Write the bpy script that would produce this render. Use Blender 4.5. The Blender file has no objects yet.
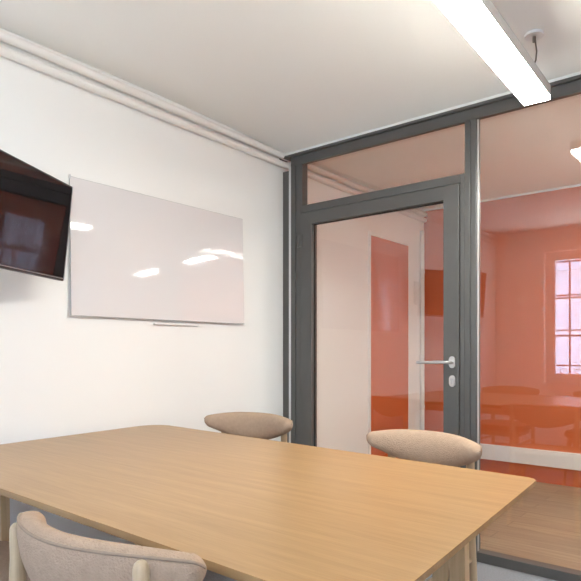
import bpy, bmesh, math, random
from mathutils import Vector, Matrix
random.seed(4)
C = bpy.context.scene.collection
PI = math.pi
R = math.radians

# ------------------------------------------------------------------ materials
def mat(name, col=(.8, .8, .8), rough=.5, metal=0., spec=.5, bump=0., bscale=60., vary=0., vscale=3., coat=0.):
    m = bpy.data.materials.new(name); m.use_nodes = True
    nt = m.node_tree; b = nt.nodes['Principled BSDF']
    b.inputs['Base Color'].default_value = (*col, 1)
    b.inputs['Roughness'].default_value = rough
    b.inputs['Metallic'].default_value = metal
    b.inputs['Specular IOR Level'].default_value = spec
    b.inputs['Coat Weight'].default_value = coat
    tc = nt.nodes.new('ShaderNodeTexCoord')
    if vary:
        n = nt.nodes.new('ShaderNodeTexNoise'); n.inputs['Scale'].default_value = vscale; n.inputs['Detail'].default_value = 4
        nt.links.new(tc.outputs['Object'], n.inputs['Vector'])
        r = nt.nodes.new('ShaderNodeValToRGB')
        r.color_ramp.elements[0].position = .3; r.color_ramp.elements[1].position = .7
        r.color_ramp.elements[0].color = (*[c*(1-vary) for c in col], 1)
        r.color_ramp.elements[1].color = (*[min(1, c*(1+vary)) for c in col], 1)
        nt.links.new(n.outputs['Fac'], r.inputs['Fac']); nt.links.new(r.outputs['Color'], b.inputs['Base Color'])
    if bump:
        n = nt.nodes.new('ShaderNodeTexNoise'); n.inputs['Scale'].default_value = bscale; n.inputs['Detail'].default_value = 3
        nt.links.new(tc.outputs['Object'], n.inputs['Vector'])
        k = nt.nodes.new('ShaderNodeBump'); k.inputs['Strength'].default_value = bump; k.inputs['Distance'].default_value = .004
        nt.links.new(n.outputs['Fac'], k.inputs['Height']); nt.links.new(k.outputs['Normal'], b.inputs['Normal'])
    return m

def glass_mat(name, tint=(.97, .98, .97), ior=1.52):
    m = bpy.data.materials.new(name); m.use_nodes = True
    nt = m.node_tree; nt.nodes.clear()
    out = nt.nodes.new('ShaderNodeOutputMaterial'); mx = nt.nodes.new('ShaderNodeMixShader')
    tr = nt.nodes.new('ShaderNodeBsdfTransparent'); tr.inputs['Color'].default_value = (*tint, 1)
    gl = nt.nodes.new('ShaderNodeBsdfGlossy'); gl.inputs['Roughness'].default_value = 0.0
    gl.inputs['Color'].default_value = (1, 1, 1, 1)
    fr = nt.nodes.new('ShaderNodeFresnel'); ge = nt.nodes.new('ShaderNodeNewGeometry')
    mr = nt.nodes.new('ShaderNodeMapRange')          # front face: ior, back face: 1/ior (thin pane, no bending)
    mr.inputs['To Min'].default_value = ior; mr.inputs['To Max'].default_value = 1/ior
    nt.links.new(ge.outputs['Backfacing'], mr.inputs['Value']); nt.links.new(mr.outputs['Result'], fr.inputs['IOR'])
    nt.links.new(fr.outputs['Fac'], mx.inputs['Fac'])
    nt.links.new(tr.outputs[0], mx.inputs[1]); nt.links.new(gl.outputs[0], mx.inputs[2])
    nt.links.new(mx.outputs[0], out.inputs['Surface'])
    return m

def emit_mat(name, col, s):
    m = bpy.data.materials.new(name); m.use_nodes = True
    b = m.node_tree.nodes['Principled BSDF']
    b.inputs['Base Color'].default_value = (.9, .9, .9, 1)
    b.inputs['Emission Color'].default_value = (*col, 1); b.inputs['Emission Strength'].default_value = s
    return m

def wood_mat(name, c0, c1, rough=.4, stretch=(1.2, 22, 22), spec=.5):
    m = bpy.data.materials.new(name); m.use_nodes = True
    nt = m.node_tree; b = nt.nodes['Principled BSDF']; L = nt.links.new
    tc = nt.nodes.new('ShaderNodeTexCoord'); mp = nt.nodes.new('ShaderNodeMapping')
    mp.inputs['Scale'].default_value = stretch
    L(tc.outputs['Object'], mp.inputs['Vector'])
    n = nt.nodes.new('ShaderNodeTexNoise'); n.inputs['Scale'].default_value = 1.6; n.inputs['Detail'].default_value = 6
    n.inputs['Roughness'].default_value = .62; n.inputs['Distortion'].default_value = .5
    L(mp.outputs['Vector'], n.inputs['Vector'])
    mp2 = nt.nodes.new('ShaderNodeMapping'); mp2.inputs['Scale'].default_value = tuple(s*4.5 for s in stretch)
    L(tc.outputs['Object'], mp2.inputs['Vector'])
    n2 = nt.nodes.new('ShaderNodeTexNoise'); n2.inputs['Scale'].default_value = 1.5; n2.inputs['Detail'].default_value = 3
    L(mp2.outputs['Vector'], n2.inputs['Vector'])
    ad = nt.nodes.new('ShaderNodeMix'); ad.data_type = 'FLOAT'; ad.inputs['Factor'].default_value = .3
    L(n.outputs['Fac'], ad.inputs['A']); L(n2.outputs['Fac'], ad.inputs['B'])
    r = nt.nodes.new('ShaderNodeValToRGB')
    r.color_ramp.elements[0].position = .34; r.color_ramp.elements[0].color = (*c0, 1)
    r.color_ramp.elements[1].position = .64; r.color_ramp.elements[1].color = (*c1, 1)
    L(ad.outputs['Result'], r.inputs['Fac']); L(r.outputs['Color'], b.inputs['Base Color'])
    b.inputs['Roughness'].default_value = rough; b.inputs['Specular IOR Level'].default_value = spec
    k = nt.nodes.new('ShaderNodeBump'); k.inputs['Strength'].default_value = .12; k.inputs['Distance'].default_value = .002
    L(n2.outputs['Fac'], k.inputs['Height']); L(k.outputs['Normal'], b.inputs['Normal'])
    return m

def plank_mat(name, c0, c1, rough=.35):
    m = bpy.data.materials.new(name); m.use_nodes = True
    nt = m.node_tree; b = nt.nodes['Principled BSDF']; L = nt.links.new
    tc = nt.nodes.new('ShaderNodeTexCoord')
    br = nt.nodes.new('ShaderNodeTexBrick')
    br.inputs['Scale'].default_value = 1.0; br.inputs['Brick Width'].default_value = 1.3; br.inputs['Row Height'].default_value = .14
    br.inputs['Mortar Size'].default_value = .002; br.inputs['Color1'].default_value = (*c0, 1); br.inputs['Color2'].default_value = (*c1, 1)
    br.inputs['Mortar'].default_value = (*[c*.45 for c in c0], 1)
    L(tc.outputs['Object'], br.inputs['Vector'])
    mp = nt.nodes.new('ShaderNodeMapping'); mp.inputs['Scale'].default_value = (1.5, 18, 1); L(tc.outputs['Object'], mp.inputs['Vector'])
    n = nt.nodes.new('ShaderNodeTexNoise'); n.inputs['Scale'].default_value = 2; n.inputs['Detail'].default_value = 5; L(mp.outputs['Vector'], n.inputs['Vector'])
    r = nt.nodes.new('ShaderNodeValToRGB'); r.color_ramp.elements[0].color = (.6, .56, .52, 1); r.color_ramp.elements[1].color = (1.0, 1.0, 1.0, 1)
    r.color_ramp.elements[0].position = .3; r.color_ramp.elements[1].position = .65
    L(n.outputs['Fac'], r.inputs['Fac'])
    mx = nt.nodes.new('ShaderNodeMix'); mx.data_type = 'RGBA'; mx.blend_type = 'MULTIPLY'; mx.inputs['Factor'].default_value = .8
    L(br.outputs['Color'], mx.inputs['A']); L(r.outputs['Color'], mx.inputs['B']); L(mx.outputs['Result'], b.inputs['Base Color'])
    b.inputs['Roughness'].default_value = rough
    return m

M = dict(
    wall=mat('wall_paint', (.86, .855, .83), .55, spec=.3, bump=.04, bscale=90),
    ceil=mat('ceiling_paint', (.87, .865, .83), .7, spec=.2, bump=.03, bscale=70),
    pipe=mat('pipe_paint', (.80, .77, .73), .4, spec=.4, vary=.02),
    orange=mat('orange_paint', (.59, .125, .032), .5, spec=.3, bump=.03, bscale=80),
    white=mat('white_paint', (.80, .79, .77), .4, spec=.4, vary=.015),
    frame=mat('grey_aluminium', (.100, .098, .093), .42, metal=.15, spec=.45, vary=.04, vscale=8),
    gasket=mat('black_gasket', (.015, .013, .013), .6, vary=.1),
    seal=mat('white_seal', (.72, .72, .71), .5, vary=.02),
    steel=mat('brushed_steel', (.66, .65, .63), .3, metal=.85, vary=.04, vscale=30),
    glass=glass_mat('partition_glass', (.985, .985, .98), 1.72),
    wglass=glass_mat('window_glass', (.97, .98, .98), 1.45),
    oak=wood_mat('oak_top', (.315, .182, .075), (.405, .243, .107), .34),
    oakleg=wood_mat('oak_leg', (.55, .38, .2), (.68, .49, .29), .42, (22, 22, 1.5)),
    ash=wood_mat('ash_leg', (.42, .31, .19), (.54, .41, .27), .42, (25, 25, 1.6)),
    boucle=mat('boucle_fabric', (.425, .305, .218), .95, spec=.15, bump=.9, bscale=240, vary=.06, vscale=60),
    piping=mat('piping_fabric', (.31, .23, .17), .9, spec=.1, vary=.05, vscale=80),
    carpet=mat('grey_carpet', (.235, .24, .26), .95, spec=.1, bump=.8, bscale=300, vary=.12, vscale=120),
    planks=plank_mat('oak_planks', (.335, .255, .155), (.41, .32, .20), .3),
    board=mat('white_glassboard', (.725, .70, .70), .04, spec=.55, vary=.004),
    boardedge=mat('glass_edge', (.35, .36, .36), .2, vary=.03),
    screen=mat('tv_screen', (.010, .008, .009), .03, spec=.85, vary=.05),
    bezel=mat('tv_bezel', (.03, .027, .027), .3, vary=.05),
    silver=mat('silver_trim', (.55, .55, .56), .3, metal=.7, vary=.03),
    black=mat('black_plastic', (.03, .03, .03), .5, vary=.08),
    alu=mat('lamp_aluminium', (.56, .555, .54), .4, metal=.3, vary=.02),
    cable=mat('cable_grey', (.14, .12, .10), .5, vary=.06),
    led=emit_mat('led_diffuser', (1.0, .975, .90), 66),
    led2=emit_mat('led_diffuser_corridor', (.98, 1.0, .95), 95),
    iron=mat('wrought_iron', (.05, .05, .07), .5, metal=.3, vary=.1),
    stone=mat('facade_render', (.29, .31, .37), .85, vary=.06, vscale=1.2),
    shutter=mat('window_frame_paint', (.75, .74, .73), .6, vary=.03),
    darkglass=mat('dark_panes', (.05, .06, .08), .08, spec=.7, vary=.1),
    asphalt=mat('street_asphalt', (.12, .12, .125), .9, vary=.15, vscale=5),
)

# ------------------------------------------------------------------ mesh helpers
def add_box(bm, x0, y0, z0, x1, y1, z1, bev=0., seg=2):
    r = bmesh.ops.create_cube(bm, size=1)
    vs = r['verts']
    for v in vs:
        v.co = Vector((x0+(v.co.x+.5)*(x1-x0), y0+(v.co.y+.5)*(y1-y0), z0+(v.co.z+.5)*(z1-z0)))
    if bev:
        es = list({e for v in vs for e in v.link_edges})
        bmesh.ops.bevel(bm, geom=es, offset=bev, segments=seg, affect='EDGES', profile=.5)
    return bm

def box(*a, **k): return add_box(bmesh.new(), *a, **k)

def add_tube(bm, pts, rad, n=14, cap=True, dome=False):
    pts = [Vector(p) for p in pts]
    if not isinstance(rad, (list, tuple)): rad = [rad]*len(pts)
    rad = list(rad)
    if dome:                                        # rounded far end
        d = (pts[-1]-pts[-2]).normalized(); e = pts[-1]; r = rad[-1]
        for a in (30, 60, 82):
            pts.append(e+d*r*math.sin(R(a))); rad.append(r*math.cos(R(a)))
    rings = []; up = None
    for i, p in enumerate(pts):
        t = (pts[min(i+1, len(pts)-1)]-pts[max(i-1, 0)]).normalized()
        if up is None: up = Vector((0, 0, 1)) if abs(t.z) < .9 else Vector((1, 0, 0))
        a = t.cross(up).normalized(); b = a.cross(t).normalized(); up = b
        rings.append([bm.verts.new(p+a*rad[i]*math.cos(2*PI*j/n)+b*rad[i]*math.sin(2*PI*j/n)) for j in range(n)])
    for r0, r1 in zip(rings, rings[1:]):
        for j in range(n): bm.faces.new((r0[j], r0[(j+1) % n], r1[(j+1) % n], r1[j]))
    if cap:
        bm.faces.new(rings[0][::-1]); bm.faces.new(rings[-1])
    return bm

def tube(*a, **k): return add_tube(bmesh.new(), *a, **k)

def add_prism(bm, poly, z0, z1, bev=0.):
    lo = [bm.verts.new((x, y, z0)) for x, y in poly]; hi = [bm.verts.new((x, y, z1)) for x, y in poly]
    n = len(poly); fs = [bm.faces.new(hi), bm.faces.new(lo[::-1])]
    for i in range(n): bm.faces.new((lo[i], lo[(i+1) % n], hi[(i+1) % n], hi[i]))
    if bev:
        es = [e for f in fs for e in f.edges]
        bmesh.ops.bevel(bm, geom=es, offset=bev, segments=2, affect='EDGES', profile=.5)
    return bm

def round_poly(pts, rad, n=8):
    out = []; k = len(pts)
    for i in range(k):
        p = Vector(pts[i]); a = (Vector(pts[i-1])-p).normalized(); b = (Vector(pts[(i+1) % k])-p).normalized()
        r = rad[i] if isinstance(rad, (list, tuple)) else rad
        ang = a.angle(b); d = r/math.tan(ang/2); c = p+(a+b).normalized()*(r/math.sin(ang/2))
        s = p+a*d-c; e = p+b*d-c
        a0 = math.atan2(s.y, s.x); a1 = math.atan2(e.y, e.x)
        da = (a1-a0+PI) % (2*PI)-PI
        for j in range(n+1): out.append((c.x+r*math.cos(a0+da*j/n), c.y+r*math.sin(a0+da*j/n)))
    return out

def obj(name, bm, m, parent=None, smooth=None, label=None):
    bmesh.ops.recalc_face_normals(bm, faces=bm.faces)
    me = bpy.data.meshes.new(name); bm.to_mesh(me); bm.free()
    me.materials.append(M[m] if isinstance(m, str) else m)
    if smooth is not None:
        for p in me.polygons: p.use_smooth = True
        me.set_sharp_from_angle(angle=R(smooth))
    o = bpy.data.objects.new(name, me); C.objects.link(o)
    if parent: o.parent = parent
    if label: o['label'] = label
    return o

def thing(name, label=None, cat=None, loc=(0, 0, 0), rz=0, group=None, kind=None):
    o = bpy.data.objects.new(name, None); C.objects.link(o)
    o.empty_display_size = .1; o.location = loc; o.rotation_euler = (0, 0, rz)
    if label: o['label'] = label
    if cat: o['category'] = cat
    if group: o['group'] = group
    if kind: o['kind'] = kind
    return o

def struct(name, bm, m, label, cat, smooth=None):
    o = obj(name, bm, m, None, smooth); o['kind'] = 'structure'; o['label'] = label; o['category'] = cat
    return o

def dup(root, loc, rz, label):
    r = root.copy(); C.objects.link(r); r.location = loc; r.rotation_euler = (0, 0, rz); r['label'] = label
    for ch in list(root.children):
        c = ch.copy(); C.objects.link(c); c.parent = r
        for g in ch.children:
            d = g.copy(); C.objects.link(d); d.parent = c
    return r

# ------------------------------------------------------------------ room shell
H = 2.55            # room ceiling
HC = 2.52           # corridor ceiling
YB = -4.1           # back wall (behind the camera)
YF = 2.147          # far orange wall of the corridor
XR = 4.0            # right wall of the meeting room
XC = 6.0            # corridor end
struct('floor', box(0, YB, -.1, XR, .03, 0), 'carpet', 'light grey carpet floor of the meeting room', 'floor')
struct('floor_corridor', box(0, .03, -.1, XC, YF, 0), 'planks', 'brown oak plank floor beyond the glass partition', 'floor')
bm = bmesh.new()
ys = [YB-.02]+[YB+.02*0+v for v in (.6, 1.4, 2.0, 2.4, 2.7, 3.0, 3.2, 3.4, 3.55, 3.7, 3.8, 3.9, 4.0, 4.1)]
lo = []; hi = []
for y in ys:                                            # old plaster ceiling dips gently to the partition
    zc = 2.497+.068*(1-math.exp(min(y, 0)/.45)) if y < -.0 else 2.497
    lo.append((bm.verts.new((0, y, zc)), bm.verts.new((XR, y, zc)))); hi.append((bm.verts.new((0, y, H+.12)), bm.verts.new((XR, y, H+.12))))
for a0, a1, b0, b1 in zip(lo, lo[1:], hi, hi[1:]):
    bm.faces.new((a0[0], a0[1], a1[1], a1[0])); bm.faces.new((b0[0], b1[0], b1[1], b0[1]))
    bm.faces.new((a0[0], a1[0], b1[0], b0[0])); bm.faces.new((a0[1], b0[1], b1[1], a1[1]))
bm.faces.new((lo[0][0], hi[0][0], hi[0][1], lo[0][1])); bm.faces.new((lo[-1][0], lo[-1][1], hi[-1][1], hi[-1][0]))
struct('ceiling', bm, 'ceil', 'off-white ceiling of the meeting room', 'ceiling', smooth=40)
struct('ceiling_corridor', box(0, .03, HC, XC, YF, HC+.13), 'ceil', 'off-white ceiling beyond the glass partition', 'ceiling')
struct('wall_left', box(-.15, YB-.3, -.1, 0, YF+.15, H+.1), 'wall', 'long cream white wall on the left running past the glass partition', 'wall')
struct('wall_right', box(XR, YB-.3, -.1, XR+.15, -.03, H+.1), 'wall', 'cream white wall on the right of the meeting room', 'wall')
struct('wall_far', box(0, YF, -.1, XC, YF+.15, HC+.13), 'orange', 'orange painted wall beyond the glass partition', 'wall')
struct('wall_end', box(XC, .03, -.1, XC+.15, YF+.15, HC+.13), 'wall', 'white end wall of the corridor', 'wall')
struct('wall_corridor', box(XR, -.03, -.1, XC+.15, .03, HC+.13), 'wall', 'white corridor wall right of the glass partition', 'wall')
# back wall with the window opening
WX0, WX1, WZ0, WZ1 = .575, 1.855, .76, 2.30
VX0, VX1 = 2.52, 3.80  # opening of the second window, added only to let in more daylight
bm = bmesh.new()
add_box(bm, 0, YB-.3, -.1, WX0, YB, H+.1); add_box(bm, WX1, YB-.3, -.1, VX0, YB, H+.1); add_box(bm, VX1, YB-.3, -.1, XR, YB, H+.1)
for a, b_ in ((WX0, WX1), (VX0, VX1)):
    add_box(bm, a, YB-.3, -.1, b_, YB, WZ0); add_box(bm, a, YB-.3, WZ1, b_, YB, H+.1)
struct('wall_back', bm, 'wall', 'cream white wall with the two barred windows', 'wall')
struct('baseboard_back', box(.0, YB, 0, XR, YB+.014, .09, bev=.003), 'white', 'white baseboard under the barred windows', 'baseboard')
struct('baseboard_left', box(0, YB+.014, 0, .014, -.035, .09, bev=.003), 'white', 'white baseboard along the left wall', 'baseboard')
struct('trim_1', box(0, YF-.034, .148, XC, YF, .284, bev=.004), 'white', 'white cable trunking low along the orange wall', 'trim')
struct('trim_2', box(0.0, YF-.02, HC-.014, XC, YF, HC, bev=.003), 'white', 'thin white cornice where the orange wall meets the ceiling', 'trim')
struct('trim_3', box(.0, -.030, 2.474, XR, .03, 2.53), 'ceil', 'off-white filler strip above the partition head rail', 'trim')
# orange door on the left wall of the corridor
d2 = thing('door_2', 'flat orange door in the left corridor wall', 'door', (0, 1.14, 0), 0, kind='structure')
obj('door_leaf', box(0, 0, .005, .010, .665, 2.12, bev=.002), 'orange', d2)
obj('door_frame', add_box(add_box(add_box(bmesh.new(), 0, -.03, 0, .012, -.002, 2.15, bev=.003), 0, .667, 0, .012, .695, 2.15, bev=.003), 0, -.002, 2.123, .012, .667, 2.15, bev=.003), 'wall', d2, label='white door frame')
rp = thing('riser_pipe', 'white vertical pipe in the corner beside the orange wall', 'pipe', (.024, 2.06, 0))
obj('pipe', tube([(0, 0, 0), (0, 0, 2.30)], .022), 'pipe', rp, smooth=40)
for z in (.6, 1.9):
    obj('pipe_clip', add_box(tube([(0, 0, z-.012), (0, 0, z+.012)], .026), -.0235, -.008, z-.008, -.015, .008, z+.008), 'white', rp, smooth=40)

# two heating pipes stacked under the ceiling on the left wall
def wall_pipe(z0, z1, z2, r, label):
    # z0 far behind the camera, z1 at the partition, z2 at the corridor end
    xw = .004+r
    t = thing('heating_pipe', label, 'pipe', (xw, YB, z0), group='heating pipes under the ceiling')
    Lp = -YB-.0; Le = YF-YB-.025
    def zz(y): 
        if y < 2.0: return 0.
        if y < Lp: return (z1-z0)*(y-2.0)/(Lp-2.0)
        return (z1-z0)+(z2-z1)*(y-Lp)/(Le-Lp)
    obj('pipe', tube([(0, y, zz(y)) for y in (0, 1.0, 2.0, 2.5, 3.3, Lp, 5.2, Le)], r, n=18), 'pipe', t, smooth=40)
    for y in (.7, 2.0, 3.72, 5.2):
        b = tube([(0, y-.012, zz(y)), (0, y+.012, zz(y))], r+.0015, n=18)
        add_box(b, -xw+.0015, y-.009, zz(y)-.008, -r+.006, y+.009, zz(y)+.008)
        obj('pipe_collar', b, 'pipe', t, smooth=40)
wall_pipe(2.520, 2.483, 2.470, .0225, 'upper cream painted heating pipe just under the ceiling on left wall')
wall_pipe(2.452, 2.425, 2.412, .0215, 'lower cream painted heating pipe on left wall beneath the other pipe')

# ------------------------------------------------------------------ glass partition
wp = thing('wall_partition', 'dark grey framed glass partition with transom', 'glass wall', (0, 0, 0), kind='structure')
F0, F1 = -.032, .03
X_P0, X_P1 = .088, .176          # left post
X_Q0, X_Q1 = 1.298, 1.389        # post right of the door
Z_H0, Z_H1 = 2.413, 2.463         # head rail
Z_T0, Z_T1 = 2.070, 2.119        # transom rail
obj('wall_channel', box(0.0, -.012, 0, .056, .024, 2.385, bev=.002), 'frame', wp)
obj('wall_seal', box(.056, -.014, 0, .088, .02, 2.44), 'seal', wp, label='white seal strip')
def post(x0, x1, z0, z1):
    b = bmesh.new(); w = x1-x0
    add_box(b, x0, F0, z0, x0+w*.46, F1, z1, bev=.003)
    add_box(b, x0+w*.46, F0+.008, z0, x0+w*.54, F1-.008, z1)
    add_box(b, x0+w*.54, F0, z0, x1, F1, z1, bev=.003)
    return b
obj('post', post(X_P0, X_P1, 0, Z_H0), 'frame', wp)
bm = post(1.323, X_Q1, 0, Z_H0); add_box(bm, X_Q0, F0, 0, 1.323, F1, Z_T1, bev=.002)
obj('post', bm, 'frame', wp)
obj('post', post(2.55, 2.63, 0, Z_H0), 'frame', wp)
obj('post', post(XR-.08, XR, 0, Z_H0), 'frame', wp)
bm = box(X_P0, F0, Z_H0, XR, F1, Z_H1, bev=.003)
add_box(bm, X_P0, F0+.0, Z_H0-.012, XR, F0+.02, Z_H0+.004)
obj('head_rail', bm, 'frame', wp)
obj('head_flashing', box(0.0, -.050, Z_H1, XR, F1, Z_H1+.015, bev=.002), 'frame', wp)
obj('transom_rail', box(X_P1, F0, Z_T0, X_Q0, F1, Z_T1, bev=.003), 'frame', wp)
obj('bottom_rail', box(X_Q1, F0-.01, 0, XR-.08, F1, .052, bev=.003), 'frame', wp)
obj('threshold', box(X_P1, F0, 0, X_Q0, F1, .012, bev=.003), 'steel', wp, label='metal threshold strip')
obj('transom_stile', box(X_P1, F0+.002, Z_T1, .186, F1-.002, Z_H0), 'frame', wp)
obj('transom_pane', box(.182, -.004, Z_T1-.004, 1.327, .004, Z_H0+.004), 'glass', wp, label='clear transom pane above the door')
obj('glass_pane', box(X_Q1-.004, -.005, .041, 2.554, .005, Z_H0+.004), 'glass', wp, label='tall clear glass pane right of the door')
obj('glass_pane', box(2.626, -.005, .041, XR-.076, .005, Z_H0+.004), 'glass', wp, label='tall clear glass pane at the right end')
def gasket(x0, x1, z0, z1, y, w=.006):
    b = bmesh.new()
    add_box(b, x0, y, z0, x0+w, y+.006, z1); add_box(b, x1-w, y, z0, x1, y+.006, z1)
    add_box(b, x0+w, y, z0, x1-w, y+.006, z0+w); add_box(b, x0+w, y, z1-w, x1-w, y+.006, z1)
    return b
obj('glazing_bead', box(X_Q1, -.016, .045, X_Q1+.006, -.006, Z_H0), 'alu', wp, label='pale glazing bead beside the tall pane')

# glass door (leaf slightly proud of its frame)
d1 = thing('door_1', 'glass door in a dark grey aluminium frame with steel lever handle', 'door', (X_P1, 0, 0), kind='structure')
LX0, LX1, LZ0, LZ1 = .004, X_Q0-X_P1-.004, .016, 2.066
SW = .092
GX0, GX1, GZ0, GZ1 = LX0+SW, LX1-SW, .12, 1.985
D0, D1 = -.040, .022
bm = bmesh.new()
add_box(bm, LX0, D0, LZ0, GX0, D1, LZ1, bev=.003); add_box(bm, GX1, D0, LZ0, LX1, D1, LZ1, bev=.003)
add_box(bm, GX0-.003, D0, GZ1, GX1+.003, D1, LZ1, bev=.003); add_box(bm, GX0-.003, D0, LZ0, GX1+.003, D1, GZ0, bev=.003)
obj('door_leaf', bm, 'frame', d1)
obj('glass_pane', box(GX0-.004, -.005, GZ0-.004, GX1+.004, .005, GZ1+.004), 'glass', d1, label='clear glass of the door')
obj('gasket', gasket(GX0, GX1, GZ0, GZ1, -.012, .007), 'gasket', d1)
for z in (1.88, .22):
    hg = tube([(-.012, D0-.006, z-.045), (-.012, D0-.006, z+.045)], .008, n=12)
    add_box(hg, -.022, D0-.004, z-.04, .02, D0+.012, z+.04)
    obj('hinge', hg, 'frame', d1, smooth=40)
def oval(cx, cz, w, h, y0, y1):
    b = bmesh.new(); r = w/2
    poly = []
    for i in range(13): a = PI*i/12; poly.append((cx+r*math.cos(a), cz+h/2-r+r*math.sin(a)))
    for i in range(13): a = PI+PI*i/12; poly.append((cx+r*math.cos(a), cz-h/2+r+r*math.sin(a)))
    add_prism(b, poly, 0, 1, 0)
    for v in b.verts: x, z, y = v.co.x, v.co.y, v.co.z; v.co = Vector((x, y0+(y1-y0)*y, z))
    bmesh.ops.bevel(b, geom=[e for e in b.edges if abs(e.verts[0].co.y-y0) < 1e-6 and abs(e.verts[1].co.y-y0) < 1e-6], offset=.003, segments=2, affect='EDGES')
    return b
HX = 1.256-X_P1
hd = obj('lever_handle', tube([(HX, D0-.004, 1.077), (HX, D0-.035, 1.077), (HX-.004, D0-.046, 1.077), (HX-.016, D0-.050, 1.077), (HX-.19, D0-.050, 1.074)], [.010, .010, .0095, .009, .0085], n=14), 'steel', d1, smooth=50)
obj('rosette', oval(HX, 1.077, .033, .066, D0-.010, D0+.001), 'steel', hd, smooth=40)
lk = obj('lock_escutcheon', oval(HX+.001, .972, .033, .064, D0-.010, D0+.001), 'steel', d1, smooth=40)
kb = tube([(HX+.001, D0-.016, .98), (HX+.001, D0-.005, .98)], .0085, n=14); add_box(kb, HX-.003, D0-.015, .955, HX+.005, D0-.006, .98)
obj('lock_cylinder', kb, 'silver', lk, smooth=40)
# corridor-side lever
hb = obj('lever_handle', tube([(HX, D1+.004, 1.077), (HX, D1+.045, 1.077), (HX-.016, D1+.050, 1.077), (HX-.17, D1+.050, 1.075)], .009, n=14), 'steel', d1, smooth=50)
obj('rosette', oval(HX, 1.077, .036, .078, D1+.010, D1-.001), 'steel', hb, smooth=40)

# ------------------------------------------------------------------ whiteboard on the left wall
wb = thing('whiteboard', 'large frameless glossy whiteboard hung on the left wall beside the television', 'whiteboard', (.0003, -1.020, 1.312))
pan = obj('board_panel', box(.016, -.597, 0, .024, .597, .672, bev=.0015), 'board', wb)
ed = obj('board_edge', gasket(-.5985, .5985, -.0015, .6735, 0, .003), 'boardedge', wb)
for v in ed.data.vertices: x, y, z = v.co; v.co = (.0165+y*.9, x, z)
for o in (pan, ed):                                  # the board leans back a little at the top
    for v in o.data.vertices: v.co.x -= v.co.z*.0235
for y in (-.54, .54):
    for z in (.06, .61):
        obj('standoff', tube([(.0, y, z), (.0165-z*.0235, y, z)], .012, n=16), 'steel', wb, smooth=40)
obj('pen_ledge', add_box(box(0, -.10, -.026, .018, .22, -.022, bev=.001), .015, -.10, -.022, .018, .22, -.014), 'white', wb, label='small white pen ledge')
obj('corner_clip', box(.004, -.602, .660, .0125, -.594, .680, bev=.001), 'silver', wb)

# ------------------------------------------------------------------ television on a swivel arm
yaw = math.atan2(.887, -.495)+R(.8)            # direction of the screen's long side, towards the partition
tv = thing('television', 'black flat television angled off the left wall on a swivel bracket', 'television', (.0, -1.99, 1.692))
W, HT = .722, .427
ctr = Vector((.356, -.043, -.025))
ex = Vector((math.cos(yaw), math.sin(yaw), 0))                # along the width, away from camera
nrm_h = Vector((ex.y, -ex.x, 0))                              # horizontal facing direction (+X +Y)
tl = R(6.1)
nrm = (nrm_h*math.cos(tl)+Vector((0, 0, -math.sin(tl)))).normalized()
upv = ex.cross(nrm).normalized()
if upv.z < 0: upv = -upv
MT = Matrix((( ex.x, -nrm.x, upv.x, ctr.x), (ex.y, -nrm.y, upv.y, ctr.y), (ex.z, -nrm.z, upv.z, ctr.z), (0, 0, 0, 1)))
def tvpart(name, bm, m, sm=None, label=None):                 # local: x width, -y facing, z up
    bm.transform(MT); return obj(name, bm, m, tv, sm, label)
bm = box(-W/2, 0, -HT/2, W/2, .028, HT/2, bev=.004)
add_box(bm, -W*.32, .026, -HT*.36, W*.32, .055, HT*.25, bev=.008)
tvpart('housing', bm, 'bezel')
tvpart('screen', box(-W/2+.009, -.0012, -HT/2+.016, W/2-.009, .004, HT/2-.009), 'screen', label='glossy dark screen')
tvpart('bottom_trim', box(-W/2+.02, -.002, -HT/2+.0095, W/2-.012, .001, -HT/2+.0125), 'silver', label='thin silver line along the bottom bezel')
tvpart('side_trim', box(W/2-.0015, -.001, -HT/2+.004, W/2+.001, .006, HT/2-.004), 'silver', label='thin silver side edge')
back = MT @ Vector((0, .06, 0))
obj('wall_plate', box(0, -.06, -.11, .012, .06, .11, bev=.003), 'black', tv)
obj('swivel_arm', add_tube(tube([(.012, 0, .02), (.09, .06, .02)], .016), [(.09, .06, .045), (.09, .06, -.045)], .016), 'black', tv, smooth=40)
obj('swivel_arm', tube([(.09, .06, -.02), tuple(back)], .016), 'black', tv, smooth=40)
tvpart('mount_plate', box(-.1, .055, -.1, .1, .064, .1, bev=.003), 'black')

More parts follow.
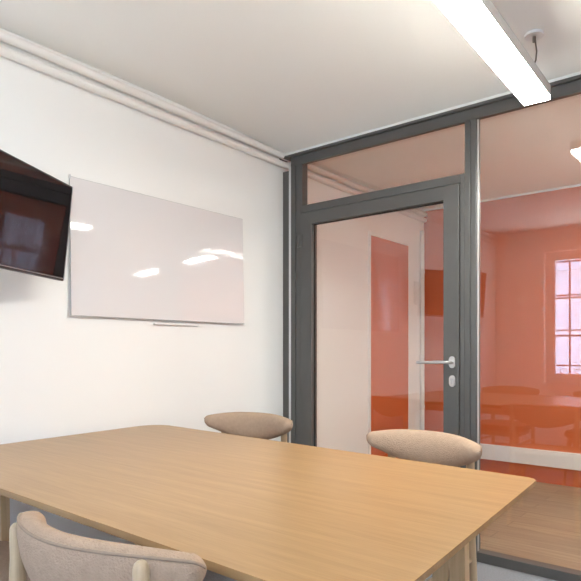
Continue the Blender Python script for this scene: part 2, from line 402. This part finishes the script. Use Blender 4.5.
# ------------------------------------------------------------------ pendant lights
def pendant(label, loc, rz, length, led, drop, cat='ceiling light', group=None, name='linear_pendant_light', w=.112):
    t = thing(name, label, cat, loc, rz, group)
    h = .064
    b = bmesh.new()
    add_box(b, -w/2, -length/2, .015, -w/2+.004, length/2, h); add_box(b, w/2-.004, -length/2, .015, w/2, length/2, h)
    add_box(b, -w/2, -length/2, h-.004, w/2, length/2, h)
    obj('housing', b, 'alu', t)
    obj('diffuser', box(-w/2+.001, -length/2+.003, 0, w/2-.001, length/2-.003, .015, bev=.002), led, t, label='glowing white diffuser')
    for s in (-1, 1):
        obj('end_cap', box(-w/2, s*length/2-.002, .013, w/2, s*length/2+.002, h, bev=.001), 'alu', t)
        cy, cx = (s*.25, 0.) if length > 1 else (0., 0.)
        y = s*(length/2-.05) if length > 1 else s*(length/2-.12)
        top = 2.497+.068*(1-math.exp((loc[1]+y)/.45))-loc[2]+.001 if length > 1 else drop      # meets the curved plaster
        obj('suspension_cable', tube([(cx+.05, y-cy*.8, h-.008), (cx+.046, y-cy*.6, h+(top-h)*.15), (cx+.02, y-cy*.15, h+(top-h)*.55), (cx+.002, y+.010, top-.03), (cx-.002, y+.008, top-.006)], .0032, n=8), 'cable', t, smooth=50)
        ro = tube([(-.002, y+.008, top-.012), (-.002, y+.008, top)], .04, n=28)
        rr = obj('ceiling_rose', ro, 'white', t, smooth=40, label='round white ceiling rose')
        obj('cable_grip', tube([(-.002, y+.008, top-.036), (-.002, y+.008, top-.012)], .0075, n=12), 'cable', rr, smooth=40)
    return t
LEN = 1.30
pendant('long glowing linear pendant light hung over the table from the meeting room ceiling', (1.815+.031*LEN/2, -.40-LEN/2, 2.25), R(1.8), LEN, 'led', 2.565-2.25)
pendant('short linear pendant light beyond the glass partition, the one nearer the left wall', (2.265, 1.24, 2.25), R(90+4), .42, 'led2', HC-2.25, group='corridor pendants')
pendant('short linear pendant light beyond the glass partition, the one farther from the left wall', (3.18, 1.318, 2.25), R(90+4), .70, 'led2', HC-2.25, group='corridor pendants')

# ------------------------------------------------------------------ table
TB = thing('meeting_table', 'rectangular light oak meeting table with rounded corners pushed against the left wall', 'table', (1.075, -1.75, 0))
tc = Vector((1.075, -1.75))
cor = [(2.052, -1.200), (.015, -1.105), (.088, -2.322), (2.142, -2.348)]
poly = round_poly([tuple(Vector(c)-tc) for c in cor], [.035, .10, .06, .035])
bm = bmesh.new(); add_prism(bm, poly, .716, .74, .0)
top_e = [e for e in bm.edges if all(abs(v.co.z-.74) < 1e-5 for v in e.verts)]
bot_e = [e for e in bm.edges if all(abs(v.co.z-.716) < 1e-5 for v in e.verts)]
bmesh.ops.bevel(bm, geom=top_e, offset=.003, segments=2, affect='EDGES')
bmesh.ops.bevel(bm, geom=bot_e, offset=.010, segments=2, affect='EDGES')
obj('tabletop', bm, 'oak', TB, smooth=30)
def table_leg(x, y, sx, sy):
    # a board that forks into two slim legs below a solid head
    b = bmesh.new()
    prof = [(-.046, .69), (0, .69), (.046, .69), (.056, .0), (.028, .0), (0, .50), (-.042, .0), (-.070, .0)]
    fr = [b.verts.new((px, -.017, pz)) for px, pz in prof]; bk = [b.verts.new((px, .017, pz)) for px, pz in prof]
    for idx in ((0, 1, 5, 6, 7), (1, 2, 3, 4, 5)):
        b.faces.new([fr[k] for k in idx]); b.faces.new([bk[k] for k in idx[::-1]])
    n = len(prof)
    for i in range(n): b.faces.new((fr[i], bk[i], bk[(i+1) % n], fr[(i+1) % n]))
    b.transform(Matrix.Diagonal((sx, 1, 1, 1)))
    b.transform(Matrix.Translation((x-tc.x, y-tc.y, 0)))
    o = obj('leg', b, 'oakleg', TB)
    return o
LEGS = [(1.87, -1.44, 1, 1), (1.91, -2.12, 1, -1), (.25, -1.36, -1, 1), (.30, -2.08, -1, -1)]
for l in LEGS: table_leg(*l)
def rail(a, b_, w=.022, z0=.645, z1=.716):
    a = Vector(a)-tc; b_ = Vector(b_)-tc; d = (b_-a).normalized(); n = Vector((-d.y, d.x))*w/2
    return add_prism(bmesh.new(), [tuple(a+n), tuple(a-n), tuple(b_-n), tuple(b_+n)], z0, z1)
for i, j in ((0, 2), (1, 3), (0, 1), (2, 3)):
    a, b_ = Vector(LEGS[i][:2]), Vector(LEGS[j][:2]); d = (b_-a).normalized()
    k = .046 if i+2 == j else .017
    obj('apron_rail', rail(tuple(a+d*k), tuple(b_-d*k)), 'oakleg', TB)
for i in range(4):
    x, y = LEGS[i][:2]
    obj('mounting_block', box(x-tc.x-.06, y-tc.y-.03, .69, x-tc.x+.06, y-tc.y+.03, .716, bev=.002), 'oakleg', TB)

# ------------------------------------------------------------------ chairs (local: +y is forward)
def back_section(u):
    """centre, top, bottom, thickness of the back cushion at u in [-1,1]"""
    a = abs(u)
    x = .268*u
    y = -.245+.105*a**2.0
    zt = .797-.024*a**3
    zb = .642+.083*a**1.8
    e = math.sqrt(max(0., 1-((a-.92)/.08)**2)) if a > .92 else 1.
    mid = .5*(zt+zb); hh = .5*(zt-zb)*e
    th = (.033-.005*a*a)*e
    return x, y, mid, hh, th
def back_pt(u, ang):
    x, y, mid, hh, th = back_section(u)
    du = .01
    x2, y2, *_ = back_section(min(1, u+du)); x1, y1, *_ = back_section(max(-1, u-du))
    t = Vector((x2-x1, y2-y1, 0)).normalized(); n = Vector((-t.y, t.x, 0))       # n points forward (+y)
    c, s = math.cos(ang), math.sin(ang)
    sq = lambda v, p: math.copysign(abs(v)**p, v)
    off = th*sq(c, .75); dz = hh*sq(s, .8)
    lean = -(mid+dz-.72)*.16                                                     # leans back towards the top
    bulge = .010*(1-u*u)*(1-(dz/max(hh, 1e-4))**2)
    p = Vector((x, y, mid+dz))+n*(off+lean+(bulge if c > 0 else 0))
    return p
def make_chair(name, label):
    t = thing(name, label, 'chair', group='upholstered chairs around the table')
    bm = bmesh.new(); N, K = 48, 28
    us = [math.sin(PI/2*(-1+2*i/N)) for i in range(N+1)]
    us = [.0*u + u for u in us]
    rings = [[bm.verts.new(back_pt(u*.9999, 2*PI*j/K)) for j in range(K)] for u in us[1:-1]]
    for r0, r1 in zip(rings, rings[1:]):
        for j in range(K): bm.faces.new((r0[j], r0[(j+1) % K], r1[(j+1) % K], r1[j]))
    for rg, u in ((rings[0], -1), (rings[-1], 1)):
        v = bm.verts.new(back_pt(u, 0)*.5+back_pt(u, PI)*.5)
        for j in range(K): bm.faces.new((v, rg[j], rg[(j+1) % K]))
    bk = obj('backrest', bm, 'boucle', t, smooth=80)
    ang = R(128)
    pts = []
    for i in range(41):
        u = math.sin(PI/2*(-1+2*i/40)*.985)*.995
        p = back_pt(u, ang); q = back_pt(u, ang+PI); pts.append(p+(p-q).normalized()*.0008)
    obj('piping', tube(pts, .0032, n=8), 'piping', bk, smooth=60)
    # seat cushion
    sp = round_poly([(.215, -.215), (.245, .24), (-.245, .24), (-.215, -.215)], [.10, .09, .09, .10], 8)
    b = bmesh.new(); add_prism(b, sp, .415, .465, 0)
    bmesh.ops.bevel(b, geom=[e for e in b.edges if abs(e.verts[0].co.z-e.verts[1].co.z) < 1e-6], offset=.018, segments=4, affect='EDGES')
    obj('seat', b, 'boucle', t, smooth=50)
    sf = round_poly([(.195, -.20), (.22, .215), (-.22, .215), (-.195, -.20)], [.08, .07, .07, .08], 6)
    obj('seat_frame', add_prism(bmesh.new(), sf, .37, .415, .004), 'ash', t, smooth=30)
    for s in (-1, 1):
        # rear leg rises past the seat and ends in a rounded tip behind the back cushion
        obj('leg', tube([(s*.205, -.285, 0), (s*.195, -.250, .2), (s*.190, -.236, .40), (s*.190, -.232, .58), (s*.194, -.226, .70), (s*.195, -.228, .762)],
                        [.0125, .016, .019, .0185, .0165, .0155], n=18, dome=True), 'ash', t, smooth=50)
        obj('leg', tube([(s*.225, .225, 0), (s*.205, .195, .25), (s*.19, .175, .40)], [.012, .0165, .019], n=18), 'ash', t, smooth=50)
        obj('side_rail', tube([(s*.192, -.225, .30), (s*.203, .185, .30)], .010, n=12), 'ash', t, smooth=50)
    return t
near = make_chair('dining_chair', 'cream upholstered chair in the left foreground with its back to the camera')
near.location = (1.545, -2.275, 0); near.rotation_euler = (0, 0, R(5.0))
dup(near, (1.468, -1.05, 0), R(180-7), 'beige upholstered chair across the table just below the glass door handle')
dup(near, (.457, -.975, 0), R(180+12), 'beige upholstered chair across the table near the corner of white wall and glass partition')
dup(near, (.70, -2.36, 0), R(2), 'beige upholstered chair on the window side of the table nearest the television')

# ------------------------------------------------------------------ window behind the camera
def make_window(n, WX0, WX1, lab, glab):
    w1 = thing('window_%d' % n, lab, 'window', ((WX0+WX1)/2, YB-.12, WZ0), kind='structure')
    hw = (WX1-WX0)/2; hh = WZ1-WZ0
    b = bmesh.new()
    add_box(b, -hw, -.03, 0, -hw+.05, .03, hh); add_box(b, hw-.05, -.03, 0, hw, .03, hh)
    add_box(b, -hw+.05, -.03, 0, hw-.05, .03, .05); add_box(b, -hw+.05, -.03, hh-.05, hw-.05, .03, hh)
    obj('window_frame', b, 'white', w1)
    for s in (-1, 1):
        x0, x1 = (-hw+.052, -.002) if s < 0 else (.002, hw-.052)
        z0, z1 = .052, hh-.052
        b = bmesh.new()
        add_box(b, x0, -.02, z0, x0+.045, .022, z1, bev=.003); add_box(b, x1-.045, -.02, z0, x1, .022, z1, bev=.003)
        add_box(b, x0+.045, -.02, z0, x1-.045, .022, z0+.055, bev=.003); add_box(b, x0+.045, -.02, z1-.045, x1-.045, .022, z1, bev=.003)
        for k in (1, 2):
            zk = z0+.055+(z1-z0-.1)*k/3
            add_box(b, x0+.045, -.015, zk-.011, x1-.045, .018, zk+.011)
        cs = obj('casement', b, 'white', w1)
        obj('pane', box(x0+.042, -.003, z0+.05, x1-.042, .003, z1-.042), 'wglass', cs, label='clear window glass')
    obj('window_handle', add_tube(tube([(0, .02, .62), (0, .05, .62)], .008), [(0, .05, .64), (0, .05, .53)], .008), 'steel', w1, smooth=40)
    obj('window_sill', box(-hw-.04, .03, -.035, hw+.04, .17, .0, bev=.004), 'white', w1)

    gr = thing('window_grille', glab, 'grille', ((WX0+WX1)/2, YB-.24, WZ0))
    nb = 8
    for i in range(nb):
        x = -hw+.06+(2*hw-.12)*i/(nb-1)
        obj('bar', tube([(x, 0, .02), (x, 0, hh)], .011, n=8), 'iron', gr, smooth=40)
    for z in (.04, .20, .62, 1.04, 1.44):
        obj('cross_bar', box(-hw, -.006, z-.008, hw, .006, z+.008), 'iron', gr)
    for i in range(nb-1):
        xc = -hw+.06+(2*hw-.12)*(i+.5)/(nb-1)
        pts = [(xc+(.055-.0055*k)*math.cos(k*.62), 0, .12+(.055-.0055*k)*math.sin(k*.62)) for k in range(10)]
        obj('scroll', tube(pts, .005, n=6), 'iron', gr, smooth=60)
make_window(1, WX0, WX1, 'white framed casement window nearer the left wall', 'dark wrought iron grille outside the window nearer the left wall')
make_window(2, VX0, VX1, 'white framed casement window nearer the right wall, added for daylight', 'dark wrought iron grille outside the added window nearer the right wall')  # unseen extra window with its grille, added to bring in daylight

# street side outside: the house across the street
bd = thing('building', 'pale rendered house across the street outside the window', 'building', (1.5, -13.0, -3.0))
b = box(-12, -1, 0, 12, 0, 9.0)
for z in (2.9, 6.2, 8.9): add_box(b, -12, -.02, z, 12, .14, z+.22)
obj('facade', b, 'stone', bd)
for r_ in range(3):
    for c_ in range(8):
        x = -10.5+c_*3.0; z = .6+r_*3.25
        f = bmesh.new()
        add_box(f, x-.68, 0, z-.1, x-.55, .08, z+2.1); add_box(f, x+.55, 0, z-.1, x+.68, .08, z+2.1)
        add_box(f, x-.68, 0, z+2.1, x+.68, .10, z+2.25); add_box(f, x-.72, 0, z-.2, x+.72, .14, z-.1)
        add_box(f, x-.04, .015, z-.1, x+.04, .06, z+2.1); add_box(f, x-.55, .015, z+1.3, x+.55, .05, z+1.36)
        fo = obj('window', f, 'shutter', bd)
        obj('pane', box(x-.55, 0, z-.1, x+.55, .02, z+2.1), 'darkglass', fo)

# ------------------------------------------------------------------ daylight
w = bpy.data.worlds.new('sky'); bpy.context.scene.world = w; w.use_nodes = True
nt = w.node_tree; bg = nt.nodes['Background']
# overcast blue sky above the horizon, below it an added glow that brightens the ceiling
tc_ = nt.nodes.new('ShaderNodeTexCoord'); sx = nt.nodes.new('ShaderNodeSeparateXYZ'); rp_ = nt.nodes.new('ShaderNodeMapRange')
rp_.inputs['From Min'].default_value = -.12; rp_.inputs['From Max'].default_value = .05
mxw = nt.nodes.new('ShaderNodeMix'); mxw.data_type = 'RGBA'
GROUND_GLOW, SKY = 20.0, 14.0
mxw.inputs['A'].default_value = (.90*GROUND_GLOW, .97*GROUND_GLOW, 1.0*GROUND_GLOW, 1); mxw.inputs['B'].default_value = (.50*SKY, .68*SKY, 1.0*SKY, 1)
nt.links.new(tc_.outputs['Generated'], sx.inputs[0]); nt.links.new(sx.outputs['Z'], rp_.inputs['Value'])
nt.links.new(rp_.outputs['Result'], mxw.inputs['Factor']); nt.links.new(mxw.outputs['Result'], bg.inputs['Color'])
bg.inputs['Strength'].default_value = 1.0
for a, b_ in ((WX0, WX1), (VX0, VX1)):
    pl = bpy.data.lights.new('window_portal', 'AREA'); pl.shape = 'RECTANGLE'; pl.size = b_-a; pl.size_y = WZ1-WZ0
    pl.cycles.is_portal = True
    po = bpy.data.objects.new('window_portal', pl); C.objects.link(po)
    po.location = ((a+b_)/2, YB-.29, (WZ0+WZ1)/2); po.rotation_euler = (R(90), 0, 0)

# ------------------------------------------------------------------ camera
cd = bpy.data.cameras.new('camera'); cam = bpy.data.objects.new('camera', cd); C.objects.link(cam)
cam.location = (2.606, -3.106, 1.145); cam.rotation_euler = (R(90), 0, R(39.35))
cd.sensor_width = 36; cd.lens = 36*580/581; cd.shift_y = 59.5/581; cd.clip_start = .02
sc = bpy.context.scene; sc.camera = cam
sc.view_settings.view_transform = 'Standard'; sc.view_settings.look = 'None'
sc.view_settings.gamma = 1; sc.view_settings.use_curve_mapping = False
sc.view_settings.exposure = 0.37
sc.cycles.max_bounces = 14; sc.cycles.diffuse_bounces = 10; sc.cycles.glossy_bounces = 6
sc.cycles.transparent_max_bounces = 16; sc.cycles.transmission_bounces = 8
sc.cycles.sample_clamp_indirect = 0
